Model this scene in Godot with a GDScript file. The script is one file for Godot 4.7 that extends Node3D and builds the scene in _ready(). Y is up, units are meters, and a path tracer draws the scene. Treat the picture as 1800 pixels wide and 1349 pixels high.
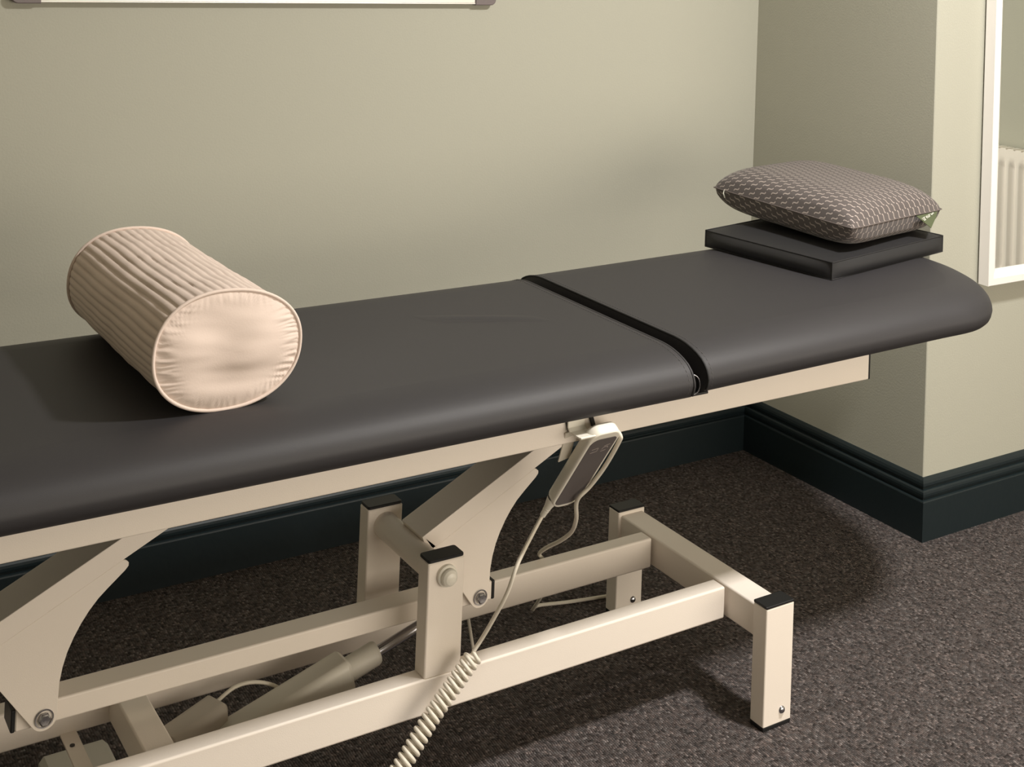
extends Node3D
# A treatment room: an adjustable couch along a sage wall, a bolster, two pillows, a whiteboard and a mirror.

var M := {}
var taken := {}

func _ready() -> void:
	seed(11)
	# ---- camera: a level lens shifted down (the photograph's verticals stay nearly parallel) ----
	var cam := Camera3D.new()
	cam.name = "camera"
	cam.transform = Transform3D(Basis(Vector3.UP, -0.5625) * Basis(Vector3.RIGHT, 0.0245) * Basis(Vector3.BACK, 0.0389), Vector3(-2.9853, 1.6431, 3.1924))
	cam.projection = Camera3D.PROJECTION_FRUSTUM
	cam.near = 0.05
	cam.far = 60.0
	cam.size = 1349.0 / 2292.8 * cam.near
	cam.frustum_offset = Vector2(0.0, -847.3 / 2292.8 * cam.near)
	add_child(cam, true)
	cam.current = true
	# ---- environment ----
	var we := WorldEnvironment.new()
	we.name = "environment"
	var e := Environment.new()
	e.background_mode = Environment.BG_COLOR
	e.background_color = Color(0.02, 0.02, 0.02)
	e.tonemap_mode = Environment.TONE_MAPPER_LINEAR
	e.tonemap_exposure = 1.0
	e.sdfgi_enabled = true
	e.ssao_enabled = true
	e.ssil_enabled = true
	we.environment = e
	add_child(we, true)
	make_materials()
	# ---- ceiling lamps (outside the frame): each is a glowing disc with its own light ----
	ceiling_lamp(Vector3(-0.55, 2.9, 2.1), 9.0, 0.12, "round warm ceiling lamp in front of the couch head end")
	# a lit frosted partition in the wall facing the couch gives the broad low light from the front
	glazed_partition(Vector3(-0.05, 0.0, 4.7), 7.4)
	room()
	couch()
	bolster()
	pad()
	pillow()
	hand_control()
	power_cable()
	whiteboard()
	mirror()
	radiator()

# ------------------------------------------------------------------ bookkeeping
func numbered(called: String) -> String:
	var n: int = taken.get(called, 0)
	taken[called] = n + 1
	return called if n == 0 else "%s_%03d" % [called, n]

func thing(called: String, label: String, category: String, at := Vector3.ZERO, group := "") -> Node3D:
	var o := Node3D.new()
	o.name = numbered(called)
	add_child(o, true)
	o.position = at
	tag(o, label, category, group)
	return o

func tag(o: Node, label: String, category: String, group := "") -> void:
	o.set_meta("label", label)
	o.set_meta("category", category)
	if group != "":
		o.set_meta("group", group)

func part(called: String, s: SurfaceTool, m: Material, parent: Node3D) -> MeshInstance3D:
	var o := MeshInstance3D.new()
	o.name = called
	o.mesh = s.commit()
	o.material_override = m
	parent.add_child(o, true)
	return o

func struct(called: String, s: SurfaceTool, m: Material, label := "") -> MeshInstance3D:
	var o := part(called, s, m, self)
	o.set_meta("kind", "structure")
	if label != "":
		o.set_meta("label", label)
	return o

# ------------------------------------------------------------------ mesh helpers
func begin() -> SurfaceTool:
	var s := SurfaceTool.new()
	s.begin(Mesh.PRIMITIVE_TRIANGLES)
	return s

func tri(s: SurfaceTool, a: Vector3, b: Vector3, c: Vector3, na: Vector3, nb: Vector3, nc: Vector3, ua := Vector2.ZERO, ub := Vector2.ZERO, uc := Vector2.ZERO) -> void:
	var flip := (b - a).cross(c - a).dot(na + nb + nc) > 0.0
	s.set_normal(na); s.set_uv(ua); s.add_vertex(a)
	if flip:
		s.set_normal(nc); s.set_uv(uc); s.add_vertex(c)
		s.set_normal(nb); s.set_uv(ub); s.add_vertex(b)
	else:
		s.set_normal(nb); s.set_uv(ub); s.add_vertex(b)
		s.set_normal(nc); s.set_uv(uc); s.add_vertex(c)

func quad(s: SurfaceTool, a: Vector3, b: Vector3, c: Vector3, d: Vector3, n: Vector3) -> void:
	tri(s, a, b, c, n, n, n)
	tri(s, a, c, d, n, n, n)

func face(s: SurfaceTool, pts: Array, n: Vector3) -> void:
	var u: Vector3 = n.cross(Vector3.UP if absf(n.y) < 0.9 else Vector3.RIGHT).normalized()
	var v := n.cross(u)
	var flat := PackedVector2Array()
	for p in pts:
		flat.append(Vector2(u.dot(p), v.dot(p)))
	var idx := Geometry2D.triangulate_polygon(flat)
	for k in range(0, idx.size(), 3):
		tri(s, pts[idx[k]], pts[idx[k + 1]], pts[idx[k + 2]], n, n, n, flat[idx[k]], flat[idx[k + 1]], flat[idx[k + 2]])

# smooth grid of points; normals point away from centre
func grid(s: SurfaceTool, P: Array, centre: Vector3, closed := false, uvs: Array = [], inward := false) -> void:
	var ni := P.size()
	var nj: int = P[0].size()
	var N := []
	for i in ni:
		var row := []
		for j in nj:
			var i0 := maxi(i - 1, 0)
			var i1 := mini(i + 1, ni - 1)
			var j0 := maxi(j - 1, 0)
			var j1 := mini(j + 1, nj - 1)
			if closed:
				j0 = (j - 1 + nj - 1) % (nj - 1)
				j1 = (j + 1) % (nj - 1) if j + 1 >= nj else j + 1
				if j == nj - 1:
					j1 = 1
					j0 = nj - 2
			var du: Vector3 = P[i1][j] - P[i0][j]
			var dv: Vector3 = P[i][j1] - P[i][j0]
			var n := du.cross(dv)
			if n.length_squared() < 1e-18:      # a pole: look across the neighbouring row
				var q: Array = P[i - 1] if i > 0 else P[i + 1]
				var sum := Vector3.ZERO
				for k in nj - 1:
					sum += (q[k] - P[i][j]).cross(q[k + 1] - P[i][j])
				n = sum if sum.length_squared() > 1e-18 else P[i][j] - centre
			n = n.normalized()
			if n.dot(P[i][j] - centre) < 0.0:
				n = -n
			row.append(-n if inward else n)
		N.append(row)
	for i in ni - 1:
		for j in nj - 1:
			var ua := Vector2.ZERO
			var ub := Vector2.ZERO
			var uc := Vector2.ZERO
			var ud := Vector2.ZERO
			if uvs.size():
				ua = uvs[i][j]; ub = uvs[i + 1][j]; uc = uvs[i + 1][j + 1]; ud = uvs[i][j + 1]
			tri(s, P[i][j], P[i + 1][j], P[i + 1][j + 1], N[i][j], N[i + 1][j], N[i + 1][j + 1], ua, ub, uc)
			tri(s, P[i][j], P[i + 1][j + 1], P[i][j + 1], N[i][j], N[i + 1][j + 1], N[i][j + 1], ua, uc, ud)

# rounded rectangular bar from a to b; w across "side", h along up
func bar(s: SurfaceTool, a: Vector3, b: Vector3, w: float, h: float, up := Vector3.UP, r := 0.003, seg := 3) -> void:
	var dir := (b - a).normalized()
	var side := dir.cross(up).normalized()
	var u := side.cross(dir).normalized()
	r = minf(r, minf(w, h) * 0.49)
	var ps := []
	var ns := []
	for q in 4:
		var cx := (w * 0.5 - r) * (1.0 if q == 0 or q == 3 else -1.0)
		var cy := (h * 0.5 - r) * (1.0 if q < 2 else -1.0)
		for k in seg + 1:
			var t := (q + float(k) / seg) * PI * 0.5
			var n := side * cos(t) + u * sin(t)
			ns.append(n)
			ps.append(side * cx + u * cy + n * r)
	var m := ps.size()
	# chamfered ends
	var c := minf(r * 0.5, (b - a).length() * 0.2)
	var f := 1.0 - c / maxf(minf(w, h) * 0.5, 1e-5)
	for k in m:
		var k2 := (k + 1) % m
		var a0: Vector3 = a + dir * c + ps[k]
		var a1: Vector3 = a + dir * c + ps[k2]
		var b0: Vector3 = b - dir * c + ps[k]
		var b1: Vector3 = b - dir * c + ps[k2]
		tri(s, a0, b0, b1, ns[k], ns[k], ns[k2])
		tri(s, a0, b1, a1, ns[k], ns[k2], ns[k2])
		var sa0: Vector3 = a + ps[k] - ns[k] * c
		var sa1: Vector3 = a + ps[k2] - ns[k2] * c
		var sb0: Vector3 = b + ps[k] - ns[k] * c
		var sb1: Vector3 = b + ps[k2] - ns[k2] * c
		var na: Vector3 = (ns[k] - dir).normalized()
		var nb: Vector3 = (ns[k] + dir).normalized()
		quad(s, a0, a1, sa1, sa0, na)
		quad(s, b0, b1, sb1, sb0, nb)
		tri(s, a, sa0, sa1, -dir, -dir, -dir)
		tri(s, b, sb0, sb1, dir, dir, dir)

func box(s: SurfaceTool, lo: Vector3, hi: Vector3, r := 0.002) -> void:
	var c := (lo + hi) * 0.5
	bar(s, Vector3(lo.x, c.y, c.z), Vector3(hi.x, c.y, c.z), hi.z - lo.z, hi.y - lo.y, Vector3.UP, r)

func tube(s: SurfaceTool, pts: Array, r: float, sides := 10, taper: Array = []) -> void:
	var n := pts.size()
	var P := []
	var side := Vector3.ZERO
	var rings := []
	var norms := []
	for i in n:
		var t: Vector3 = (pts[mini(i + 1, n - 1)] - pts[maxi(i - 1, 0)]).normalized()
		if i == 0:
			side = t.cross(Vector3.UP if absf(t.y) < 0.9 else Vector3.RIGHT).normalized()
		else:
			side = (side - t * side.dot(t)).normalized()
		var up := t.cross(side)
		var rr: float = taper[i] if taper.size() else r
		var ring := []
		var nr := []
		for k in sides:
			var a := TAU * k / sides
			var d := side * cos(a) + up * sin(a)
			ring.append(pts[i] + d * rr)
			nr.append(d)
		rings.append(ring)
		norms.append(nr)
	for i in n - 1:
		for k in sides:
			var k2 := (k + 1) % sides
			tri(s, rings[i][k], rings[i + 1][k], rings[i + 1][k2], norms[i][k], norms[i + 1][k], norms[i + 1][k2])
			tri(s, rings[i][k], rings[i + 1][k2], rings[i][k2], norms[i][k], norms[i + 1][k2], norms[i][k2])
	for k in sides:
		var k2 := (k + 1) % sides
		var d0: Vector3 = (pts[0] - pts[1]).normalized()
		var d1: Vector3 = (pts[n - 1] - pts[n - 2]).normalized()
		tri(s, pts[0], rings[0][k], rings[0][k2], d0, d0, d0)
		tri(s, pts[n - 1], rings[n - 1][k], rings[n - 1][k2], d1, d1, d1)

# lathe: profile of (radius, height along axis); faceted between rows unless smooth
func lathe(s: SurfaceTool, prof: Array, base: Vector3, axis: Vector3, seg := 24, smooth := false) -> void:
	var u: Vector3 = axis.cross(Vector3.UP if absf(axis.y) < 0.9 else Vector3.RIGHT).normalized()
	var v := axis.cross(u).normalized()
	var nn := []
	for i in prof.size():
		var a: Vector2 = prof[maxi(i - 1, 0)]
		var b: Vector2 = prof[mini(i + 1, prof.size() - 1)]
		nn.append(Vector2(b.y - a.y, a.x - b.x).normalized())
	for i in prof.size() - 1:
		var p: Vector2 = prof[i]
		var q: Vector2 = prof[i + 1]
		var fn := Vector2(q.y - p.y, p.x - q.x).normalized()
		for k in seg:
			var d0 := u * cos(TAU * k / seg) + v * sin(TAU * k / seg)
			var d1 := u * cos(TAU * (k + 1) / seg) + v * sin(TAU * (k + 1) / seg)
			var m0: Vector2 = nn[i] if smooth else fn
			var m1: Vector2 = nn[i + 1] if smooth else fn
			var a0 := base + d0 * p.x + axis * p.y
			var a1 := base + d1 * p.x + axis * p.y
			var b0 := base + d0 * q.x + axis * q.y
			var b1 := base + d1 * q.x + axis * q.y
			if q.x > 1e-6:
				tri(s, a0, b0, b1, d0 * m0.x + axis * m0.y, d0 * m1.x + axis * m1.y, d1 * m1.x + axis * m1.y)
			if p.x > 1e-6:
				tri(s, a0, b1, a1, d0 * m0.x + axis * m0.y, d1 * m1.x + axis * m1.y, d1 * m0.x + axis * m0.y)

# extruded polygon (local xy) between local z = 0 and z = depth, with a small chamfer on both rims
func extrude(s: SurfaceTool, poly: Array, xf: Transform3D, depth: float, c := 0.001) -> void:
	var n := poly.size()
	var area := 0.0
	for i in n:
		area += (poly[i] as Vector2).cross(poly[(i + 1) % n])
	var sgn := 1.0 if area > 0.0 else -1.0
	var inner := []
	for i in n:
		var a: Vector2 = poly[(i - 1 + n) % n]
		var b: Vector2 = poly[i]
		var d: Vector2 = poly[(i + 1) % n]
		var n0 := Vector2((b - a).y, -(b - a).x).normalized() * sgn
		var n1 := Vector2((d - b).y, -(d - b).x).normalized() * sgn
		var mm := (n0 + n1)
		mm = mm / maxf(mm.dot(n0), 0.3)
		inner.append(b - mm * c)
	var front := []
	var back := []
	for p in inner:
		front.append(xf * Vector3(p.x, p.y, depth))
		back.append(xf * Vector3(p.x, p.y, 0))
	face(s, front, xf.basis.z.normalized())
	face(s, back, -xf.basis.z.normalized())
	for i in n:
		var j := (i + 1) % n
		var p: Vector2 = poly[i]
		var q: Vector2 = poly[j]
		var nn2 := Vector2((q - p).y, -(q - p).x).normalized() * sgn
		var nw := (xf.basis * Vector3(nn2.x, nn2.y, 0)).normalized()
		var zf := xf.basis.z.normalized()
		var a0 := xf * Vector3(p.x, p.y, c)
		var a1 := xf * Vector3(q.x, q.y, c)
		var b0 := xf * Vector3(p.x, p.y, depth - c)
		var b1 := xf * Vector3(q.x, q.y, depth - c)
		quad(s, a0, a1, b1, b0, nw)
		quad(s, b0, b1, front[j], front[i], (nw + zf).normalized())
		quad(s, a0, a1, back[j], back[i], (nw - zf).normalized())

func curve(keys: Array, per := 6) -> Array:
	var out := []
	for i in keys.size() - 1:
		var p0: Vector3 = keys[maxi(i - 1, 0)]
		var p1: Vector3 = keys[i]
		var p2: Vector3 = keys[i + 1]
		var p3: Vector3 = keys[mini(i + 2, keys.size() - 1)]
		for k in per:
			out.append(p1.cubic_interpolate(p2, p0, p3, float(k) / per))
	out.append(keys[keys.size() - 1])
	return out

# ------------------------------------------------------------------ materials
func mat(called: String, c: Color, rough := 0.6, metal := 0.0, spec := 0.5) -> StandardMaterial3D:
	var m := StandardMaterial3D.new()
	m.resource_name = called
	m.albedo_color = c
	m.roughness = rough
	m.metallic = metal
	m.metallic_specular = spec
	M[called] = m
	return m

func noise_tex(freq: float, size := 512, octaves := 3, normal := 0.0, ramp: Gradient = null, sd := 3) -> NoiseTexture2D:
	var n := FastNoiseLite.new()
	n.noise_type = FastNoiseLite.TYPE_SIMPLEX_SMOOTH
	n.seed = sd
	n.frequency = freq
	n.fractal_octaves = octaves
	var t := NoiseTexture2D.new()
	t.width = size
	t.height = size
	t.seamless = true
	t.noise = n
	if normal > 0.0:
		t.as_normal_map = true
		t.bump_strength = normal
	if ramp:
		t.color_ramp = ramp
	return t

func ramp2(a: Color, b: Color) -> Gradient:
	var g := Gradient.new()
	g.set_color(0, a)
	g.set_color(1, b)
	return g

func make_materials() -> void:
	# painted plaster: fine roller stipple
	var wall := mat("sage paint", Color(0.705, 0.70, 0.645), 0.75, 0.0, 0.4)
	wall.uv1_triplanar = true
	wall.uv1_world_triplanar = true
	wall.uv1_scale = Vector3(2.2, 2.2, 2.2)
	wall.normal_enabled = true
	wall.normal_texture = noise_tex(0.06, 1024, 3, 3.0)
	wall.normal_scale = 0.18
	mat("ceiling paint", Color(0.93, 0.91, 0.86), 0.9)
	var sk := mat("dark teal gloss", Color(0.07, 0.122, 0.137), 0.5, 0.0, 0.5)
	sk.uv1_triplanar = true
	sk.uv1_world_triplanar = true
	sk.uv1_scale = Vector3(3, 3, 3)
	sk.normal_enabled = true
	sk.normal_texture = noise_tex(0.02, 512, 3, 3.0)
	sk.normal_scale = 0.15
	# cream powder coat
	var pc := mat("cream powder coat", Color(0.965, 0.925, 0.88), 0.42, 0.0, 0.5)
	pc.uv1_triplanar = true
	pc.uv1_scale = Vector3(6, 6, 6)
	pc.normal_enabled = true
	pc.normal_texture = noise_tex(0.12, 512, 2, 2.0)
	pc.normal_scale = 0.12
	# black leatherette: fine grain
	var lv := mat("black leatherette", Color(0.188, 0.181, 0.19), 0.58, 0.0, 0.5)
	lv.uv1_triplanar = true
	lv.uv1_scale = Vector3(7, 7, 7)
	lv.normal_enabled = true
	lv.normal_texture = noise_tex(0.12, 1024, 3, 3.0)
	lv.normal_scale = 0.22
	var lv2 := lv.duplicate() as StandardMaterial3D
	lv2.resource_name = "dark leatherette"
	lv2.albedo_color = Color(0.14, 0.138, 0.145)
	M["dark leatherette"] = lv2
	mat("seam thread", Color(0.05, 0.05, 0.055), 0.7)
	mat("stitch thread", Color(0.36, 0.35, 0.35), 0.7)
	mat("black plastic", Color(0.075, 0.075, 0.08), 0.5)
	mat("white plastic", Color(0.93, 0.91, 0.86), 0.32)
	mat("grey plastic", Color(0.46, 0.42, 0.42), 0.5)
	mat("motor grey", Color(0.72, 0.685, 0.64), 0.5)
	mat("panel grey", Color(0.37, 0.345, 0.34), 0.5)
	mat("icon grey", Color(0.62, 0.58, 0.56), 0.5)
	mat("pale grey plastic", Color(0.82, 0.80, 0.755), 0.5)
	mat("cable white", Color(0.91, 0.88, 0.82), 0.4)
	mat("steel", Color(0.72, 0.72, 0.74), 0.22, 1.0)
	mat("dark steel", Color(0.45, 0.44, 0.44), 0.35, 1.0)
	mat("aluminium", Color(0.80, 0.79, 0.77), 0.38, 0.9)
	mat("board white", Color(0.95, 0.95, 0.94), 0.15)
	mat("white gloss paint", Color(0.97, 0.955, 0.94), 0.35)
	var mg := mat("mirror glass", Color(0.93, 0.945, 0.935), 0.015, 1.0)
	mg.metallic_specular = 0.5
	mat("radiator enamel", Color(0.95, 0.92, 0.88), 0.3)
	# bolster cotton
	var bc := mat("cream cotton", Color(0.90, 0.83, 0.785), 0.8, 0.0, 0.3)
	bc.uv1_triplanar = true
	bc.uv1_scale = Vector3(9, 9, 9)
	bc.normal_enabled = true
	bc.normal_texture = noise_tex(0.05, 512, 4, 4.0)
	bc.normal_scale = 0.12
	bc.rim_enabled = true
	bc.rim = 0.25
	mat("tag green", Color(0.33, 0.36, 0.26), 0.5)
	mat("tag white", Color(0.93, 0.93, 0.88), 0.6)
	M["carpet"] = carpet_material()
	M["knit"] = knit_material()
	var ku := mat("plain knit", Color(0.40, 0.365, 0.35), 0.85)
	ku.rim_enabled = true
	ku.rim = 0.2

# ribbed loop carpet in heathered browns; 0.5 m tile
func carpet_material() -> StandardMaterial3D:
	var N := 1024
	var ribs := 96
	var col := PackedByteArray()
	var hgt := PackedByteArray()
	col.resize(N * N * 3)
	hgt.resize(N * N)
	var rng := RandomNumberGenerator.new()
	rng.seed = 5
	var per := 80
	var tone := []
	var off := []
	for r in ribs:
		off.append(rng.randf())
		var row := []
		for k in per:
			var t := rng.randf()
			var v := 0.80 + 0.32 * rng.randf()
			if t < 0.14:
				v *= 1.28
			elif t > 0.82:
				v *= 0.76
			row.append([v, rng.randf_range(-0.05, 0.05)])
		tone.append(row)
	var fine := FastNoiseLite.new()
	fine.seed = 9
	fine.frequency = 0.35
	for y in N:
		for x in N:
			var wob := 1.6 * sin(TAU * (y / float(N)) * 9.0) + 1.2 * sin(TAU * (y / float(N)) * 23.0 + 1.0)
			var rx := fposmod(x + wob, N) / float(N) * ribs
			var ri := int(rx) % ribs
			var fx := rx - floorf(rx)
			var ly: float = y / float(N) * per + off[ri] * 1.0
			var li := int(ly) % per
			var fy := ly - floorf(ly)
			var hx := sin(PI * fx)
			var hy := sin(PI * fy)
			var h := pow(hx, 0.7) * (0.55 + 0.45 * pow(hy, 0.6))
			var f := fine.get_noise_2d(x, y)
			h = clampf(h + 0.18 * f, 0.0, 1.0)
			var t = tone[ri][li]
			var v: float = t[0] * (1.0 + 0.25 * f)
			var o := (y * N + x)
			col[o * 3] = clampi(int(99.0 * v), 0, 255)
			col[o * 3 + 1] = clampi(int((92.0 + 50.0 * t[1]) * v), 0, 255)
			col[o * 3 + 2] = clampi(int((90.0 + 70.0 * t[1]) * v), 0, 255)
			hgt[o] = int(h * 255.0)
	var m := mat("carpet", Color(1, 1, 1), 0.95, 0.0, 0.15)
	m.albedo_texture = ImageTexture.create_from_image(Image.create_from_data(N, N, false, Image.FORMAT_RGB8, col))
	m.heightmap_enabled = true
	m.heightmap_texture = ImageTexture.create_from_image(Image.create_from_data(N, N, false, Image.FORMAT_L8, hgt))
	m.heightmap_scale = 0.35
	return m

# grey knit with pale S-shaped motifs in staggered rows; the tile is 0.025 m by 0.0585 m
func knit_material() -> StandardMaterial3D:
	var W := 160
	var H := 372
	var img := Image.create(W, H, false, Image.FORMAT_RGB8)
	var hgt := Image.create(W, H, false, Image.FORMAT_L8)
	var rou := Image.create(W, H, false, Image.FORMAT_L8)
	var pts := []
	for k in 25:
		var t := k / 24.0
		var y := lerpf(-62.0, 62.0, t)
		var x := 0.0
		if t < 0.28:
			x = -26.0 * pow((0.28 - t) / 0.28, 1.6)
		elif t > 0.72:
			x = 26.0 * pow((t - 0.72) / 0.28, 1.6)
		var yy := y
		if t < 0.12:
			yy = lerpf(-55.0, -50.0, t / 0.12)
		elif t > 0.88:
			yy = lerpf(50.0, 55.0, (t - 0.88) / 0.12)
		pts.append(Vector2(x, -yy))
	var fine := FastNoiseLite.new()
	fine.seed = 2
	fine.frequency = 0.4
	for y in H:
		for x in W:
			var d := 1e9
			for row in 3:
				var c := Vector2(30.0 + row * W / 3.0, 62.0 + row * 124.0)
				var q := Vector2(x, y) - c
				q.x = fposmod(q.x + W * 0.5, W) - W * 0.5
				q.y = fposmod(q.y + H * 0.5, H) - H * 0.5
				if absf(q.y) > 85.0 or absf(q.x) > 50.0:
					continue
				for k in pts.size() - 1:
					d = minf(d, q.distance_to(Geometry2D.get_closest_point_to_segment(q, pts[k], pts[k + 1])))
			var a := clampf((11.5 - d) / 3.0, 0.0, 1.0)
			var n := fine.get_noise_2d(x, y)
			var weave := 0.5 + 0.5 * sin(x * 0.9) * sin(y * 0.9)
			var base := Color(0.37, 0.34, 0.33) * (0.90 + 0.12 * weave + 0.1 * n)
			img.set_pixel(x, y, base.lerp(Color(0.68, 0.63, 0.60), a))
			rou.set_pixel(x, y, Color(1, 1, 1) * lerpf(0.9, 0.42, a))
			hgt.set_pixel(x, y, Color(1, 1, 1) * clampf(0.35 + 0.12 * weave + 0.5 * a, 0.0, 1.0))
	var m := mat("knit", Color(1, 1, 1), 1.0, 0.0, 0.5)
	m.roughness_texture = ImageTexture.create_from_image(rou)
	m.albedo_texture = ImageTexture.create_from_image(img)
	m.heightmap_enabled = true
	m.heightmap_texture = ImageTexture.create_from_image(hgt)
	m.heightmap_scale = 0.05
	m.rim_enabled = true
	m.rim = 0.25
	return m

# ------------------------------------------------------------------ lamps and room
func ceiling_lamp(at: Vector3, energy: float, radius: float, label: String) -> void:
	var t := thing("ceiling_lamp", label, "lamp", at, "ceiling lamps")
	var s := begin()
	lathe(s, [Vector2(radius + 0.02, 0.0), Vector2(radius + 0.02, -0.03), Vector2(radius + 0.012, -0.036), Vector2(radius, -0.034), Vector2(radius, 0.0)], Vector3.ZERO, Vector3.UP, 40)
	part("rim", s, M["white gloss paint"], t)
	var g := mat("lamp glow", Color(1, 0.97, 0.92), 0.5)
	g.emission_enabled = true
	g.emission = Color(1.0, 0.985, 0.965)
	g.emission_energy_multiplier = 2.0
	var s2 := begin()
	lathe(s2, [Vector2(0, -0.022), Vector2(radius * 0.6, -0.024), Vector2(radius, -0.018), Vector2(radius, -0.012), Vector2(0, -0.012)], Vector3.ZERO, Vector3.UP, 40)
	part("diffuser", s2, g, t)
	var l := AreaLight3D.new()
	l.name = "lamp_light"
	l.area_size = Vector2(radius * 1.75, radius * 1.75)
	l.light_color = Color(1.0, 0.985, 0.965)
	l.light_energy = energy
	l.shadow_enabled = true
	l.rotation_degrees.x = -90.0
	l.position = Vector3(0, -0.045, 0)
	t.add_child(l, true)

func glazed_partition(at: Vector3, energy: float) -> void:
	var t := Node3D.new()
	t.name = "window_1"
	add_child(t, true)
	t.position = at
	t.set_meta("kind", "structure")
	t.set_meta("label", "frosted glazed partition lit from behind, in the wall facing the couch")
	var y0 := 0.25
	var y1 := 1.95
	var w := 2.15
	for y in [y0, y1]:
		var sr := begin()
		box(sr, Vector3(-w - 0.06, y - 0.04, -0.05), Vector3(w + 0.06, y + 0.04, -0.003), 0.004)
		part("frame_rail", sr, M["white gloss paint"], t)
	var g := mat("lit frosted glass", Color(0.95, 0.95, 0.93), 0.6)
	g.emission_enabled = true
	g.emission = Color(1.0, 0.95, 0.88)
	g.emission_energy_multiplier = 0.5
	for k in 5:
		var x := lerpf(-w, w, k / 4.0)
		var sm := begin()
		box(sm, Vector3(x - 0.03, y0 + 0.04, -0.045), Vector3(x + 0.03, y1 - 0.04, -0.003), 0.004)
		part("mullion", sm, M["white gloss paint"], t)
		if k < 4:
			var sp := begin()
			box(sp, Vector3(x + 0.03, y0 + 0.04, -0.028), Vector3(x + w * 0.5 - 0.03, y1 - 0.04, -0.018), 0.001)
			part("glass_pane", sp, g, t)
	var l := AreaLight3D.new()
	l.name = "pane_light"
	l.area_size = Vector2(2.0 * w, y1 - y0 - 0.08)
	l.light_color = Color(1.0, 0.95, 0.88)
	l.light_energy = energy
	l.shadow_enabled = true
	l.position = Vector3(0, (y0 + y1) * 0.5, -0.055)
	t.add_child(l, true)

func room() -> void:
	var X0 := -4.7
	var X1 := 2.2
	var Z1 := 4.7
	var H := 2.9
	var s := begin()
	s.set_normal(Vector3.UP)
	var c := [Vector3(X0, 0, -0.02), Vector3(X1, 0, -0.02), Vector3(X1, 0, Z1), Vector3(X0, 0, Z1)]
	tri(s, c[0], c[1], c[2], Vector3.UP, Vector3.UP, Vector3.UP, Vector2(c[0].x, c[0].z) * 2.0, Vector2(c[1].x, c[1].z) * 2.0, Vector2(c[2].x, c[2].z) * 2.0)
	tri(s, c[0], c[2], c[3], Vector3.UP, Vector3.UP, Vector3.UP, Vector2(c[0].x, c[0].z) * 2.0, Vector2(c[2].x, c[2].z) * 2.0, Vector2(c[3].x, c[3].z) * 2.0)
	quad(s, Vector3(X0, -0.1, -0.02), Vector3(X1, -0.1, -0.02), Vector3(X1, -0.1, Z1), Vector3(X0, -0.1, Z1), Vector3.DOWN)
	struct("floor", s, M["carpet"], "brown grey ribbed loop pile carpet under the couch")
	s = begin(); box(s, Vector3(X0 - 0.12, -0.1, -0.12), Vector3(X1, H, 0.0))
	struct("wall_back", s, M["sage paint"], "sage green painted wall behind the couch")
	s = begin(); box(s, Vector3(0.0, -0.1, -0.12), Vector3(X1, H, 0.7253), 0.004)
	struct("wall_return", s, M["sage paint"], "projecting sage wall with a sharp corner beside the couch head")
	s = begin(); box(s, Vector3(X1, -0.1, -0.12), Vector3(X1 + 0.12, H, Z1 + 0.12))
	struct("wall_right", s, M["sage paint"], "sage wall that carries the radiator, seen in the mirror")
	s = begin(); box(s, Vector3(X0 - 0.12, -0.1, -0.12), Vector3(X0, H, Z1 + 0.12))
	struct("wall_left", s, M["sage paint"], "sage wall beyond the left end of the couch")
	s = begin(); box(s, Vector3(X0 - 0.12, -0.1, Z1), Vector3(X1 + 0.12, H, Z1 + 0.12))
	struct("wall_front", s, M["sage paint"], "sage wall facing the couch")
	s = begin(); box(s, Vector3(X0 - 0.12, H, -0.12), Vector3(X1 + 0.12, H + 0.1, Z1 + 0.12))
	struct("ceiling", s, M["ceiling paint"], "off white ceiling with round lamps")
	# moulded skirting, mitred at the corners
	baseboard("baseboard_back", Vector3(X0, 0, 0), Vector3(0, 0, 0), Vector3.BACK, 0.0, -1.0, "dark teal moulded skirting along the wall behind the couch")
	baseboard("baseboard_return", Vector3(0, 0, 0), Vector3(0, 0, 0.7253), Vector3.LEFT, -1.0, 1.0, "dark teal moulded skirting on the shaded side of the projecting wall")
	baseboard("baseboard_front", Vector3(0, 0, 0.7253), Vector3(X1, 0, 0.7253), Vector3.BACK, 1.0, 0.0, "dark teal moulded skirting on the lit front of the projecting wall")

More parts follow.
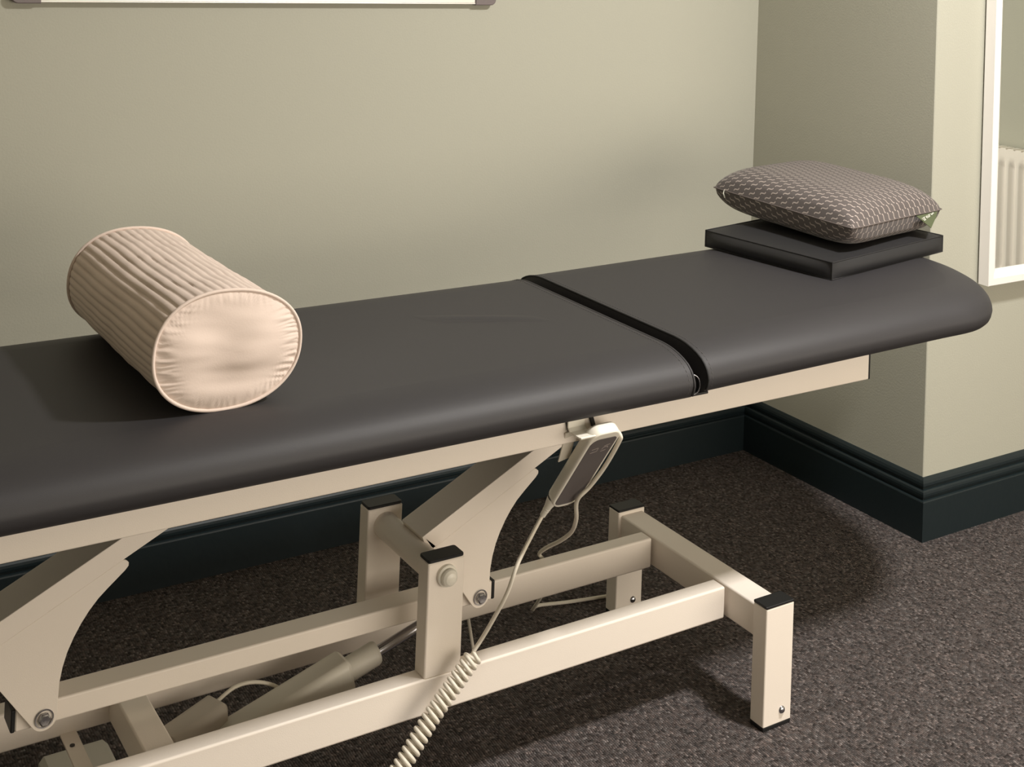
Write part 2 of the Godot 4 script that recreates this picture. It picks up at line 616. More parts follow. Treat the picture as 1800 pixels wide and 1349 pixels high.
# ends: extend (+1), shorten (-1) or leave (0) each end by the profile's own depth
func baseboard(called: String, a: Vector3, b: Vector3, out: Vector3, ea: float, eb: float, label: String) -> void:
	var p := [Vector2(0.0177, 0.0), Vector2(0.0177, 0.108), Vector2(0.0165, 0.1112), Vector2(0.0125, 0.1128), Vector2(0.0085, 0.1130), Vector2(0.0085, 0.1165),
		Vector2(0.0125, 0.1180), Vector2(0.0145, 0.1225), Vector2(0.0150, 0.1290), Vector2(0.0140, 0.1350), Vector2(0.0110, 0.1390), Vector2(0.0055, 0.1402), Vector2(0.0055, 0.1440),
		Vector2(0.0090, 0.1455), Vector2(0.0108, 0.1500), Vector2(0.0105, 0.1570), Vector2(0.0085, 0.1640), Vector2(0.0050, 0.1695), Vector2(0.0, 0.1710)]
	var dir := (b - a).normalized()
	var s := begin()
	for i in p.size() - 1:
		var q0: Vector2 = p[i]
		var q1: Vector2 = p[i + 1]
		var n := (out * (q1.y - q0.y) + Vector3.UP * (q0.x - q1.x)).normalized()
		var sa := -dir if ea > 0 else dir
		var sb := dir if eb > 0 else -dir
		var a0 := a + out * q0.x + Vector3.UP * q0.y + sa * (q0.x * absf(ea))
		var a1 := a + out * q1.x + Vector3.UP * q1.y + sa * (q1.x * absf(ea))
		var b0 := b + out * q0.x + Vector3.UP * q0.y + sb * (q0.x * absf(eb))
		var b1 := b + out * q1.x + Vector3.UP * q1.y + sb * (q1.x * absf(eb))
		quad(s, a0, b0, b1, a1, n)
	struct(called, s, M["dark teal gloss"], label)

# ------------------------------------------------------------------ the couch
const Y_CUSH := 0.757

# upholstered block: an open outline in (x, z) that starts and ends on the flat end face
func cushion(outline: Array, prof: Array, xf: Transform3D, s: SurfaceTool) -> Array:
	var n := outline.size()
	var nrm := []
	for i in n:
		var t: Vector2 = (outline[mini(i + 1, n - 1)] - outline[maxi(i - 1, 0)]).normalized()
		nrm.append(Vector2(-t.y, t.x))
	nrm[0] = Vector2(0, signf(nrm[0].y))
	nrm[n - 1] = Vector2(0, signf(nrm[n - 1].y))
	var mid := Vector2.ZERO
	for p in outline:
		mid += p / n
	if (nrm[0] as Vector2).dot(mid - outline[0]) < 0.0:
		for i in n:
			nrm[i] = -nrm[i]
	var P := []
	for k in prof.size():
		var row := []
		for i in n:
			var q: Vector2 = outline[i] + nrm[i] * prof[k].x
			row.append(xf * Vector3(q.x, Y_CUSH + prof[k].y, q.y))
		P.append(row)
	var centre := xf * Vector3(mid.x, Y_CUSH + 0.03, mid.y)
	grid(s, P, centre)
	var up := xf.basis.y
	# flat top, as a grid between the two long sides so that it stays smooth
	var last: Array = P[P.size() - 1]
	face(s, last, up)
	face(s, P[0], -up)
	var rim := []
	for k in prof.size():
		rim.append(P[k][0])
	for k in range(prof.size() - 1, -1, -1):
		rim.append(P[k][n - 1])
	var en: Vector3 = xf.basis.x * (1.0 if (outline[0] as Vector2).x > mid.x else -1.0)
	face(s, rim, en)
	return rim

func seam_line(called: String, rim: Array, shift: Vector3, r: float, m: Material, parent: Node3D) -> void:
	var pts := []
	for p in rim.slice(2, -2):
		pts.append(p + shift)
	var s := begin()
	tube(s, pts, r, 8)
	part(called, s, m, parent)

func stitches(rim: Array, shift: Vector3, parent: Node3D) -> void:
	var pts := []
	for p in rim:
		pts.append(p + shift)
	var s := begin()
	var acc := 0.0
	for i in pts.size() - 1:
		var a: Vector3 = pts[i]
		var b: Vector3 = pts[i + 1]
		var L := a.distance_to(b)
		var t := 0.0
		while t < L:
			var ph := fposmod(acc + t, 0.009)
			if ph < 0.001:
				var p0 := a.lerp(b, t / L)
				var p1 := p0 + (b - a).normalized() * 0.0055
				tube(s, [p0, (p0 + p1) * 0.5, p1], 0.0007, 5, [0.0004, 0.0008, 0.0004])
				t += 0.004
			t += 0.0008
		acc += L
	var o := part("stitching", s, M["stitch thread"], parent)
	o.set_meta("kind", "stuff")

func couch() -> void:
	var t := thing("treatment_couch", "black two-section adjustable treatment couch on a cream steel frame, along the sage wall", "couch", Vector3(-1.7, 0, 0.898))
	var off := Vector3(1.7, 0, -0.898)
	CO = off
	var pc: Material = M["cream powder coat"]
	var ZC := 0.898
	# --- cushions
	var prof := [Vector2(0.020, -0.004), Vector2(0.012, -0.001), Vector2(0.006, 0.005), Vector2(0.0025, 0.013), Vector2(0.0, 0.024), Vector2(0.001, 0.032), Vector2(0.005, 0.042), Vector2(0.012, 0.051), Vector2(0.022, 0.0595), Vector2(0.036, 0.0665), Vector2(0.052, 0.0722), Vector2(0.070, 0.0765), Vector2(0.088, 0.0790), Vector2(0.106, 0.080)]
	var HW := 0.347
	var s := begin()
	var out := []
	for k in 15:
		out.append(Vector2(lerpf(-1.295, -2.9, k / 14.0), ZC - HW))
	for k in range(1, 8):
		var a := -PI * 0.5 - PI * 0.5 * k / 8.0
		out.append(Vector2(-2.9 + 0.16 * cos(a), ZC - HW + 0.16 + 0.16 * sin(a)))
	for k in range(0, 8):
		var a := PI - PI * 0.5 * k / 8.0
		out.append(Vector2(-2.9 + 0.16 * cos(a), ZC + HW - 0.16 + 0.16 * sin(a)))
	for k in 15:
		out.append(Vector2(lerpf(-2.9, -1.295, k / 14.0), ZC + HW))
	var xm := Transform3D(Basis.IDENTITY, off)
	var rim := cushion(out, prof, xm, s)
	# a shallow fold in the cover near the joint
	var FP := []
	for i in 25:
		var row := []
		var f := i / 24.0
		var c := Vector3(-1.665, 0.837, 0.80).lerp(Vector3(-1.425, 0.837, 0.905), f)
		for j in 13:
			var w := j / 12.0
			var h := 0.0034 * pow(sin(PI * f), 0.8) * pow(sin(PI * w), 2.0) * (1.0 if w < 0.5 else 1.0)
			row.append(c + Vector3(0.008, 0, 0.020) * (w - 0.5) * 3.4 + Vector3(0, h + 0.0001, 0) + off)
		FP.append(row)
	grid(s, FP, Vector3(-1.55, -2.0, 0.85) + off)
	var mc := part("main_cushion", s, M["black leatherette"], t)
	seam_line("edge_piping", rim, Vector3(-0.0018, -0.0012, 0), 0.0028, M["black leatherette"], mc)
	stitches(rim, Vector3(-0.014, 0.0003, 0), mc)
	# head section, tilted up a little, with a rounded nose
	s = begin()
	out = []
	var nose := [Vector2(-0.56, HW), Vector2(-0.46, HW), Vector2(-0.385, 0.325), Vector2(-0.325, 0.282), Vector2(-0.275, 0.225), Vector2(-0.235, 0.150), Vector2(-0.212, 0.075), Vector2(-0.205, 0.0)]
	for k in 9:
		out.append(Vector2(lerpf(-1.262, -0.60, k / 8.0), ZC - HW))
	var np := []
	for p in nose:
		np.append(Vector3(p.x, 0, -p.y))
	for k in range(nose.size() - 2, -1, -1):
		np.append(Vector3(nose[k].x, 0, nose[k].y))
	for p in curve(np, 4):
		out.append(Vector2(p.x, ZC + p.z))
	for k in 9:
		out.append(Vector2(lerpf(-0.60, -1.262, k / 8.0), ZC + HW))
	var piv := Vector3(-1.262, Y_CUSH, 0)
	var xh := Transform3D(Basis.IDENTITY, off + Vector3(0, 0.006, 0)) * Transform3D(Basis.IDENTITY, piv) * Transform3D(Basis(Vector3.BACK, 0.016), Vector3.ZERO) * Transform3D(Basis.IDENTITY, -piv)
	rim = cushion(out, prof, xh, s)
	var hc := part("head_cushion", s, M["black leatherette"], t)
	seam_line("edge_seam", rim, Vector3(0.0005, -0.0005, 0), 0.0022, M["seam thread"], hc)
	stitches(rim, Vector3(0.012, 0.0004, 0), hc)
	# --- upper frame
	for sd in [1.0, -1.0]:
		s = begin()
		var zc: float = ZC + sd * 0.277
		bar(s, V(-2.95, 0.7243, zc), V(-0.7505, 0.7243, zc), 0.03, 0.0565, Vector3.UP, 0.003)
		var rl := part("upper_rail", s, pc, t)
		s = begin(); bar(s, V(-0.7505, 0.7243, zc), V(-0.746, 0.7243, zc), 0.03, 0.0565, Vector3.UP, 0.002)
		part("end_cap", s, M["black plastic"], rl)
	for x in [-2.9, -2.2, -1.35, -0.80]:
		s = begin()
		bar(s, V(x, 0.732, ZC - 0.262), V(x, 0.732, ZC + 0.262), 0.04, 0.04, Vector3.UP, 0.003)
		part("upper_crossbar", s, pc, t)
	s = begin()
	box(s, V(-1.335, 0.748, ZC - 0.325), V(-1.235, 0.7535, ZC + 0.318), 0.002)
	part("hinge_plate", s, M["black plastic"], t)
	# hinge lug in the gap between the two cushions
	s = begin()
	bar(s, V(-1.281, 0.7685, 1.170), V(-1.281, 0.7685, 1.212), 0.022, 0.022, Vector3.UP, 0.009)
	var hg := part("hinge", s, M["black plastic"], t)
	s = begin()
	var ring := []
	for k in 25:
		var a := TAU * k / 24.0
		ring.append(V(-1.275 + 0.012 * cos(a), 0.7715 + 0.019 * sin(a), 1.216 + 0.006 * cos(a)))
	tube(s, ring, 0.0018, 8)
	part("ring", s, M["steel"], hg)
	# --- base
	for sd in [1.0, -1.0]:
		s = begin()
		var zc: float = ZC + sd * 0.1277
		bar(s, V(-3.0, 0.2106, zc), V(-1.0167, 0.2106, zc), 0.04, 0.068, Vector3.UP, 0.0045)
		part("base_rail", s, pc, t)
	for x in [-0.9767, -3.03]:
		s = begin()
		bar(s, V(x, 0.2106, 0.655), V(x, 0.2106, 1.1345), 0.068 if x < -2 else 0.0655, 0.068, Vector3.UP, 0.0045)
		part("cross_tube", s, pc, t)
	var leg_no := 0
	for x in [-0.9771, -3.03]:
		for z in [1.154, 0.642]:
			s = begin()
			bar(s, V(x, 0.008, z), V(x, 0.252, z), 0.0409, 0.0792, Vector3.RIGHT, 0.0035)
			var lg := part("leg", s, pc, t)
			s = begin(); bar(s, V(x, 0.252, z), V(x, 0.2575, z), 0.0409, 0.0792, Vector3.RIGHT, 0.0025)
			part("end_cap", s, M["black plastic"], lg)
			s = begin(); bar(s, V(x, 0.0, z), V(x, 0.008, z), 0.0400, 0.0780, Vector3.RIGHT, 0.002)
			part("foot_cap", s, M["black plastic"], lg)
			s = begin(); lathe(s, [Vector2(0.008, 0.0), Vector2(0.0075, 0.002), Vector2(0.005, 0.0045), Vector2(0.0, 0.0055)], V(x + 0.012, 0.034, z + 0.0205), Vector3.BACK, 20, true)
			part("screw", s, M["steel"], lg)
			leg_no += 1
	# posts with the axle of the swing arm
	for sd in [1.0, -1.0]:
		s = begin()
		var zc: float = ZC + sd * 0.1277
		bar(s, V(-1.7195, 0.2436, zc), V(-1.7195, 0.4565, zc), 0.0395, 0.079, Vector3.RIGHT, 0.004)
		var po := part("post", s, pc, t)
		s = begin(); bar(s, V(-1.7195, 0.4565, zc), V(-1.7195, 0.4625, zc), 0.0385, 0.0775, Vector3.RIGHT, 0.006)
		part("end_cap", s, M["black plastic"], po)
		if sd > 0.0:
			s = begin()
			lathe(s, [Vector2(0.0205, 0.0), Vector2(0.0205, 0.006), Vector2(0.0185, 0.0075), Vector2(0.0165, 0.0078), Vector2(0.0165, 0.013), Vector2(0.0150, 0.0165), Vector2(0.0105, 0.0205), Vector2(0.005, 0.0225), Vector2(0.0, 0.023)], V(-1.7200, 0.4295, 1.0457), Vector3.BACK, 32)
			part("knob", s, M["white plastic"], po)
	s = begin()
	lathe(s, [Vector2(0.026, 0.0), Vector2(0.026, 0.22)], V(-1.7195, 0.4215, 0.788), Vector3.BACK, 32)
	part("axle_tube", s, pc, t)
	# swing arms: a box tube with curved gusset plates on both faces
	for dx in [0.0, -0.8455]:
		s = begin()
		var a := Vector2(-1.7085, 0.4398)
		var d := Vector2(1.0, 0.486).normalized()
		var b := a + d * 0.56
		var upv := Vector3(-d.y, d.x, 0)
		bar(s, V(a.x + dx, a.y, ZC), V(b.x + dx, b.y, ZC), 0.087, 0.036, upv, 0.0014)
		var arm := part("swing_arm", s, pc, t)
		var poly := [Vector2(-1.7085, 0.4525), Vector2(-1.684, 0.4325), Vector2(-1.4610, 0.5409), Vector2(-1.4565, 0.5418), Vector2(-1.4515, 0.5395), Vector2(-1.4475, 0.5355), Vector2(-1.4475, 0.5300), Vector2(-1.4530, 0.5235), Vector2(-1.4815, 0.4995), Vector2(-1.4970, 0.4855), Vector2(-1.5110, 0.4690), Vector2(-1.5240, 0.4500), Vector2(-1.5355, 0.4290), Vector2(-1.5450, 0.4070), Vector2(-1.5515, 0.3840), Vector2(-1.5555, 0.3600), Vector2(-1.5565, 0.3350)]
		for k in 12:
			var an := -PI * 0.02 - k / 11.0 * PI * 0.80
			poly.append(Vector2(-1.5781 + 0.022 * cos(an), 0.3085 + 0.022 * sin(an)))
		for z0 in [0.9365, 0.8545]:
			s = begin()
			extrude(s, poly, Transform3D(Basis.IDENTITY, Vector3(dx, 0, z0) + off), 0.005, 0.0008)
			part("gusset_plate", s, pc, arm)
		s = begin()
		lathe(s, [Vector2(0.0148, 0.0), Vector2(0.0148, 0.0025), Vector2(0.0135, 0.003)], V(-1.5781 + dx, 0.3085, 0.9415), Vector3.BACK, 28)
		lathe(s, [Vector2(0.0105, 0.003), Vector2(0.0105, 0.008), Vector2(0.0085, 0.010), Vector2(0.0, 0.0102)], V(-1.5781 + dx, 0.3085, 0.9415), Vector3.BACK, 6)
		lathe(s, [Vector2(0.0155, 0.003), Vector2(0.0135, 0.003)], V(-1.5781 + dx, 0.3085, 0.9415), Vector3.BACK, 28)
		part("bolt", s, M["steel"], arm)
	# push bar that links the arms
	s = begin()
	bar(s, V(-2.466, 0.3065, 0.9), V(-1.5405, 0.3065, 0.9), 0.052, 0.038, Vector3.UP, 0.004)
	var lb := part("link_bar", s, pc, t)
	for e in [[-1.5405, -1.5335], [-2.473, -2.466]]:
		s = begin(); bar(s, V(e[0], 0.3065, 0.9), V(e[1], 0.3065, 0.9), 0.052, 0.038, Vector3.UP, 0.003)
		part("end_cap", s, M["black plastic"], lb)
	# cross members between the base rails
	s = begin(); bar(s, V(-2.2445, 0.212, 0.788), V(-2.2445, 0.212, 1.008), 0.052, 0.058, Vector3.UP, 0.004)
	part("cross_member", s, pc, t)
	s = begin(); bar(s, V(-2.3425, 0.1795, 0.782), V(-2.3425, 0.1795, 1.03), 0.0285, 0.004, Vector3.UP, 0.001)
	var fb := part("bracket_strip", s, pc, t)
	s = begin(); lathe(s, [Vector2(0.0045, 0.0), Vector2(0.0045, 0.0015), Vector2(0.0, 0.0018)], V(-2.3455, 0.1815, 0.833), Vector3.UP, 12)
	part("screw", s, M["black plastic"], fb)
	s = begin(); bar(s, V(-2.372, 0.0525, 0.80), V(-2.248, 0.0525, 0.80), 0.20, 0.10, Vector3.UP, 0.018, 6)
	part("control_box", s, M["pale grey plastic"], t)
	actuator(t)

func V(x: float, y: float, z: float) -> Vector3:
	return Vector3(x, y, z) + CO

var CO := Vector3.ZERO

func actuator(t: Node3D) -> void:
	var s := begin()
	var A := V(-2.13, 0.150, 0.93)
	var B := V(-1.66, 0.278, 0.91)
	var d := (B - A).normalized()
	var L := A.distance_to(B)
	# main housing
	bar(s, A + d * 0.01, A + d * 0.285, 0.062, 0.068, Vector3.UP, 0.014, 5)
	var ac := part("actuator", s, M["pale grey plastic"], t)
	s = begin()
	lathe(s, [Vector2(0.0, 0.28), Vector2(0.022, 0.28), Vector2(0.0225, 0.285), Vector2(0.0225, 0.345), Vector2(0.0205, 0.35), Vector2(0.012, 0.35)], A, d, 28)
	part("outer_tube", s, M["pale grey plastic"], ac)
	s = begin()
	lathe(s, [Vector2(0.0105, 0.345), Vector2(0.0105, L - 0.01), Vector2(0.0, L - 0.01)], A, d, 24)
	part("piston_rod", s, M["steel"], ac)
	s = begin()
	bar(s, V(-2.215, 0.183, 0.935), V(-2.095, 0.193, 0.885), 0.060, 0.066, Vector3.UP, 0.016, 5)
	part("motor_housing", s, M["motor grey"], ac)
	s = begin()
	tube(s, curve([V(-2.10, 0.205, 0.87), V(-2.06, 0.222, 0.865), V(-2.02, 0.222, 0.868), V(-1.98, 0.205, 0.872), V(-1.95, 0.175, 0.875)], 6), 0.0035, 8)
	part("motor_lead", s, M["cable white"], ac)
	s = begin()
	tube(s, curve([V(-1.470, 0.150, 0.72), V(-1.462, 0.112, 0.72), V(-1.457, 0.090, 0.72), V(-1.449, 0.052, 0.721), V(-1.44, 0.010, 0.725)], 6), 0.0038, 8)
	part("control_lead", s, M["cable white"], ac)

# ------------------------------------------------------------------ things on the couch
func bolster() -> void:
	var t := thing("bolster", "cream quilted cylindrical bolster lying across the couch", "bolster", Vector3(-2.18, 0.837, 0.83))
	var c0 := Vector3(-2.204, 0.9338, 0.600) - t.position
	var c1 := Vector3(-2.194, 0.9358, 1.112) - t.position
	var ax := (c1 - c0).normalized()
	var sx := Vector3.UP.cross(ax).normalized()
	var ch := 46
	var n := ch * 8
	var P := []
	var rows := 28
	var nz := FastNoiseLite.new()
	nz.seed = 4
	nz.fractal_type = FastNoiseLite.FRACTAL_NONE
	nz.frequency = 0.9
	for i in rows + 1:
		var f := float(i) / rows
		var row := []
		for k in n + 1:
			var a := TAU * k / n
			row.append(c0.lerp(c1, f) + ring_at(a, f, sx, ch, nz))
		P.append(row)
	var s := begin()
	grid(s, P, (c0 + c1) * 0.5, true)
	part("quilted_sleeve", s, M["cream cotton"], t)
	# ends: slightly domed cloth gathered along the piping
	for e in [0, 1]:
		var cc: Vector3 = c1 if e == 1 else c0
		var o: Vector3 = ax if e == 1 else -ax
		var f := 1.0 if e == 1 else 0.0
		P = []
		var gather := FastNoiseLite.new()
		gather.seed = 8 + e
		gather.fractal_type = FastNoiseLite.FRACTAL_NONE
		gather.frequency = 3.2
		for i in 25:
			var q := 1.0 - i / 24.0
			var row := []
			for k in 241:
				var a := TAU * k / 240.0
				var r := ring_flat(a, f, sx)
				# puckers run inward from the seam: level ones on the left and right, short upright ones along the top
				var px := cos(a) * q
				var py := sin(a) * q
				var side_amt := smoothstep(0.35, 0.95, absf(cos(a)))
				var rim_amt := smoothstep(0.66, 0.95, q) * (1.0 - smoothstep(0.97, 1.0, q))
				var wr := gather.get_noise_2d(px * 0.7 + 11.0, py * 4.6) * 0.0027 * side_amt * rim_amt
				wr += gather.get_noise_2d(px * 5.0 - 4.0, py * 0.7) * 0.0009 * (1.0 - side_amt) * smoothstep(0.72, 0.95, q) * (1.0 - smoothstep(0.965, 1.0, q))
				var soft := nz.get_noise_2d(px * 0.9 + 7.0, py * 1.5) * 0.010 * (1.0 - q * q)
				soft += gather.get_noise_2d(px * 0.25 + 2.0, py * 1.3 + px * 0.2) * 0.0007 * (1.0 - q * q * 0.5)
				row.append(cc + r * (q * 0.985) + o * (0.013 * (1.0 - pow(q, 3.0)) + wr + soft))
			P.append(row)
		s = begin()
		grid(s, P, (c0 + c1) * 0.5 , true)
		part("end_panel", s, M["cream cotton"], t)
		var ring := []
		for k in 97:
			ring.append(cc + ring_flat(TAU * k / 96.0, f, sx) * 1.004)
		s = begin()
		tube(s, ring, 0.0030, 10)
		part("piping", s, M["cream cotton"], t)

func ring_flat(a: float, f: float, sx: Vector3) -> Vector3:
	var p := 2.2
	var ca := cos(a)
	var sa := sin(a)
	var r := pow(pow(absf(ca), p) + pow(absf(sa), p), -1.0 / p)
	var w := 0.1275
	var h := 0.0955 + 0.002 * f
	var x := ca * r * w
	var y := sa * r * h
	y += 0.012 * ca * maxf(sa, 0.0) * -1.0 * 0.6      # the end leans a little
	return sx * x + Vector3.UP * y

func ring_at(a: float, f: float, sx: Vector3, ch: int, nz: FastNoiseLite) -> Vector3:
	var v := ring_flat(a, f, sx)
	var waist := 1.0 - 0.045 * pow(sin(PI * clampf(f, 0, 1)), 1.0) * maxf(sin(a), 0.0) + 0.02 * sin(PI * f) * absf(cos(a))
	var ph := fposmod(a / TAU * ch + 0.07 * sin(f * 8.0 + a * 3.0), 1.0)
	var puff := pow(sin(PI * ph), 0.38)
	var fade := smoothstep(0.0, 0.035, f) * smoothstep(0.0, 0.035, 1.0 - f)
	var d := -0.0036 + 0.0046 * puff * (0.55 + 0.45 * fade)
	d += 0.0012 * nz.get_noise_2d(f * 6.0, a * 1.3) * fade
	d += 0.0010 * nz.get_noise_2d(f * 22.0 + a, a * 0.8) * fade * smoothstep(0.3, 0.9, sin(a))
	var under := smoothstep(-0.75, -1.0, sin(a))
	return v * waist + v.normalized() * d * (1.0 - under)

func pad() -> void:
	var t := thing("foam_pad", "flat square black leatherette pad lying under the grey pillow", "pad", Vector3(-0.42, 0.845, 0.76))
	var F := Vector3(-0.661, 0.8530, 0.988)
	var R := Vector3(-0.186, 0.8590, 0.918)
	var L := Vector3(-0.718, 0.8522, 0.600)
	var th := 0.0435
	var s := begin()
	var top := []
	var bot := []
	var n := 21
	for i in n:
		var rt := []
		var rb := []
		for j in n:
			var u := i / float(n - 1)
			var v := j / float(n - 1)
			var p := F + (R - F) * u + (L - F) * v
			var e := (1.0 - pow(absf(2 * u - 1), 4.0)) * (1.0 - pow(absf(2 * v - 1), 4.0))
			rt.append(p + Vector3.UP * (th - 0.002 + 0.006 * sqrt(maxf(e, 0.0))) - t.position)
			rb.append(p - Vector3.UP * 0.0005 - t.position)
		top.append(rt)
		bot.append(rb)
	var c := (R + L) * 0.5 + Vector3.UP * th * 0.5 - t.position
	grid(s, top, c)
	grid(s, bot, c)
	# boxing band, a little bulged, rounded where it turns the corners
	var edge := []
	for k in n - 1: edge.append([top[k][0], bot[k][0]])
	for k in n - 1: edge.append([top[n - 1][k], bot[n - 1][k]])
	for k in n - 1: edge.append([top[n - 1 - k][n - 1], bot[n - 1 - k][n - 1]])
	for k in n: edge.append([top[0][n - 1 - k], bot[0][n - 1 - k]])
	for q in 4:
		var P := []
		for h in 7:
			var f := h / 6.0
			var row := []
			for k in n:
				var ed = edge[q * (n - 1) + k]
				var p: Vector3 = (ed[0] as Vector3).lerp(ed[1], f)
				var o: Vector3 = [(F - L), (R - F), (L - F), (F - R)][q].normalized()
				var uu := k / float(n - 1)
				row.append(p + o * (0.0100 * sin(PI * f) * (1.0 - pow(absf(2 * uu - 1), 6.0))))
			P.append(row)
		grid(s, P, c)
	part("cover", s, M["dark leatherette"], t)
	s = begin()
	var loop := []
	for ed in edge: loop.append(ed[0] + Vector3(0, 0.0003, 0))
	tube(s, loop, 0.0017, 6)
	var loop2 := []
	for ed in edge: loop2.append(ed[1] + Vector3(0, 0.0015, 0))
	tube(s, loop2, 0.0017, 6)
	for q in 4:
		tube(s, [edge[q * (n - 1)][0], edge[q * (n - 1)][1] + Vector3(0, 0.001, 0)], 0.0016, 6)
	part("edge_seam", s, M["dark leatherette"], t)

func puff_height(a: float, b: float, side: float) -> float:
	if side > 0.0:
		return 0.066 * pow((1.0 - pow(absf(a), 4.6)) * (1.0 - pow(absf(b), 4.6)), 0.46)
	return 0.0655 * pow((1.0 - pow(absf(a), 6.0)) * (1.0 - pow(absf(b), 6.0)), 0.40)

func pillow() -> void:
	var t := thing("patterned_pillow", "grey knit pillow with pale S-shaped motifs and green tag, stacked on the pad", "pillow", Vector3(-0.37, 0.897, 0.70))
	var F := Vector3(-0.584, 0.966, 0.975) - t.position
	var R := Vector3(-0.163, 0.963, 0.893) - t.position
	var L := Vector3(-0.600, 0.977, 0.492) - t.position
	var Bk := L + R - F
	var pc := (L + R) * 0.5          # the rounded corners draw in, so the patch is a little larger
	F = pc + (F - pc) * 1.03
	R = pc + (R - pc) * 1.03
	L = pc + (L - pc) * 1.03
	Bk = L + R - F
	var n := 61
	var lu := R.distance_to(F)
	var lv := L.distance_to(F)
	for side in [1.0, -1.0]:
		# cloth coordinates: length along the surface through the middle, each way
		var arc := [[], []]
		for w in 2:
			var run := 0.0
			var prev := 0.0
			for i in n:
				var q := 2.0 * i / (n - 1) - 1.0
				var hq := puff_height(q, 0.0, side) if w == 0 else puff_height(0.0, q, side)
				if i > 0:
					run += Vector2((lu if w == 0 else lv) / (n - 1), hq - prev).length()
				prev = hq
				arc[w].append(run)
		var P := []
		var U := []
		for i in n:
			var row := []
			var ur := []
			for j in n:
				var u := i / float(n - 1)
				var v := j / float(n - 1)
				var a := 2 * u - 1
				var b := 2 * v - 1
				# bow the seam in a little between the corners
				var pin := 0.022
				var aa := a * (1.0 - pin * (1.0 - b * b) )
				var bb := b * (1.0 - pin * 1.2 * (1.0 - a * a))
				aa *= 1.0 - 0.030 * pow(absf(b), 7.0)
				bb *= 1.0 - 0.030 * pow(absf(a), 7.0)
				var u2 := (aa + 1) * 0.5
				var v2 := (bb + 1) * 0.5
				var p := F.lerp(R, u2).lerp(L.lerp(Bk, u2), v2)
				p += Vector3.UP * (side * puff_height(a, b, side))
				row.append(p)
				ur.append(Vector2(arc[0][i] / 0.025, arc[1][j] / 0.0585))
			P.append(row)
			U.append(ur)
		var s := begin()
		grid(s, P, (L + R) * 0.5 - Vector3.UP * 0.3 * side, false, U)
		part("top_cover" if side > 0 else "bottom_cover", s, M["knit"], t)
	# seam cord round the edge
	var loop := []
	for q in 4:
		for k in n - 1:
			var w := k / float(n - 1)
			var a := 0.0
			var b := 0.0
			match q:
				0: a = 2 * w - 1; b = -1
				1: a = 1; b = 2 * w - 1
				2: a = 1 - 2 * w; b = 1
				3: a = -1; b = 1 - 2 * w
			var aa := a * (1.0 - 0.022 * (1.0 - b * b))
			var bb := b * (1.0 - 0.0264 * (1.0 - a * a))
			aa *= 1.0 - 0.030 * pow(absf(b), 7.0)
			bb *= 1.0 - 0.030 * pow(absf(a), 7.0)
			loop.append(F.lerp(R, (aa + 1) * 0.5).lerp(L.lerp(Bk, (aa + 1) * 0.5), (bb + 1) * 0.5))
	loop.append(loop[0])
	var s := begin()
	tube(s, loop, 0.0016, 6)
	part("edge_seam", s, M["plain knit"], t)
	# zip pull near the far end of the long seam
	s = begin()
	var zp := F.lerp(L, 0.90) + Vector3(0.004, 0, 0)
	tube(s, [zp + Vector3(0.0, 0.002, 0), zp + Vector3(-0.004, -0.006, 0.0), zp + Vector3(0.001, -0.019, 0.001)], 0.0016, 6)
	part("zip_pull", s, M["tag white"], t)
	# sewn-in tag on the short seam near the right corner
	var e0 := F.lerp(R, 0.66)
	var e1 := F.lerp(R, 0.90)
	var nrm := Vector3(0.17, 0, 0.985)
	var hang := Vector3(0.0, -0.030, 0.012)
	s = begin()
	var tg := [e0 + nrm * 0.002, e1 + nrm * 0.002, e1 + nrm * 0.008 + Vector3(-0.012, -0.012, 0.0) , e0.lerp(e1, 0.34) + nrm * 0.014 + hang]
	var fn: Vector3 = (tg[1] - tg[0]).cross(tg[3] - tg[0]).normalized()
	if fn.dot(nrm) < 0: fn = -fn
	var back := []
	for p in tg: back.append(p - fn * 0.0012)
	quad(s, tg[0], tg[1], tg[2], tg[3], fn)
	quad(s, back[0], back[1], back[2], back[3], -fn)
	for k in 4:
		var k2 := (k + 1) % 4
		quad(s, tg[k], tg[k2], back[k2], back[k], ((tg[k] + tg[k2]) * 0.5 - (tg[0] + tg[2]) * 0.5).normalized())
	var tgo := part("tag", s, M["tag green"], t)
	# its printed word is too small to read in the photograph: a row of pale letter strokes
	s = begin()
	var w0: Vector3 = tg[0].lerp(tg[3], 0.34) + (tg[1] - tg[0]) * 0.06
	var w1: Vector3 = tg[1].lerp(tg[2], 0.10) - (tg[1] - tg[0]) * 0.18
	var dn: Vector3 = (tg[3] - tg[0]).normalized()
	for k in 7:
		var c := w0.lerp(w1, (k + 0.5) / 7.0) + fn * 0.0006
		var hgt := lerpf(0.0105, 0.004, k / 6.0)
		var dir: Vector3 = (w1 - w0) / 7.0
		var l0 := c - dir * 0.30 - dn * hgt * 0.5
		bar(s, l0, l0 + dn * hgt, 0.0014, 0.0006, fn, 0.0002, 1)
		var mid: Vector3 = c - dir * 0.30 + dn * hgt * [0.4, -0.4, 0.0, 0.4, -0.4, 0.4, 0.0][k]
		bar(s, mid, mid + dir * 0.55, 0.0014, 0.0006, fn, 0.0002, 1)
		var r0 := c + dir * 0.25 - dn * hgt * 0.5
		if k % 3 != 1:
			bar(s, r0, r0 + dn * hgt, 0.0014, 0.0006, fn, 0.0002, 1)
	part("lettering", s, M["tag white"], tgo)

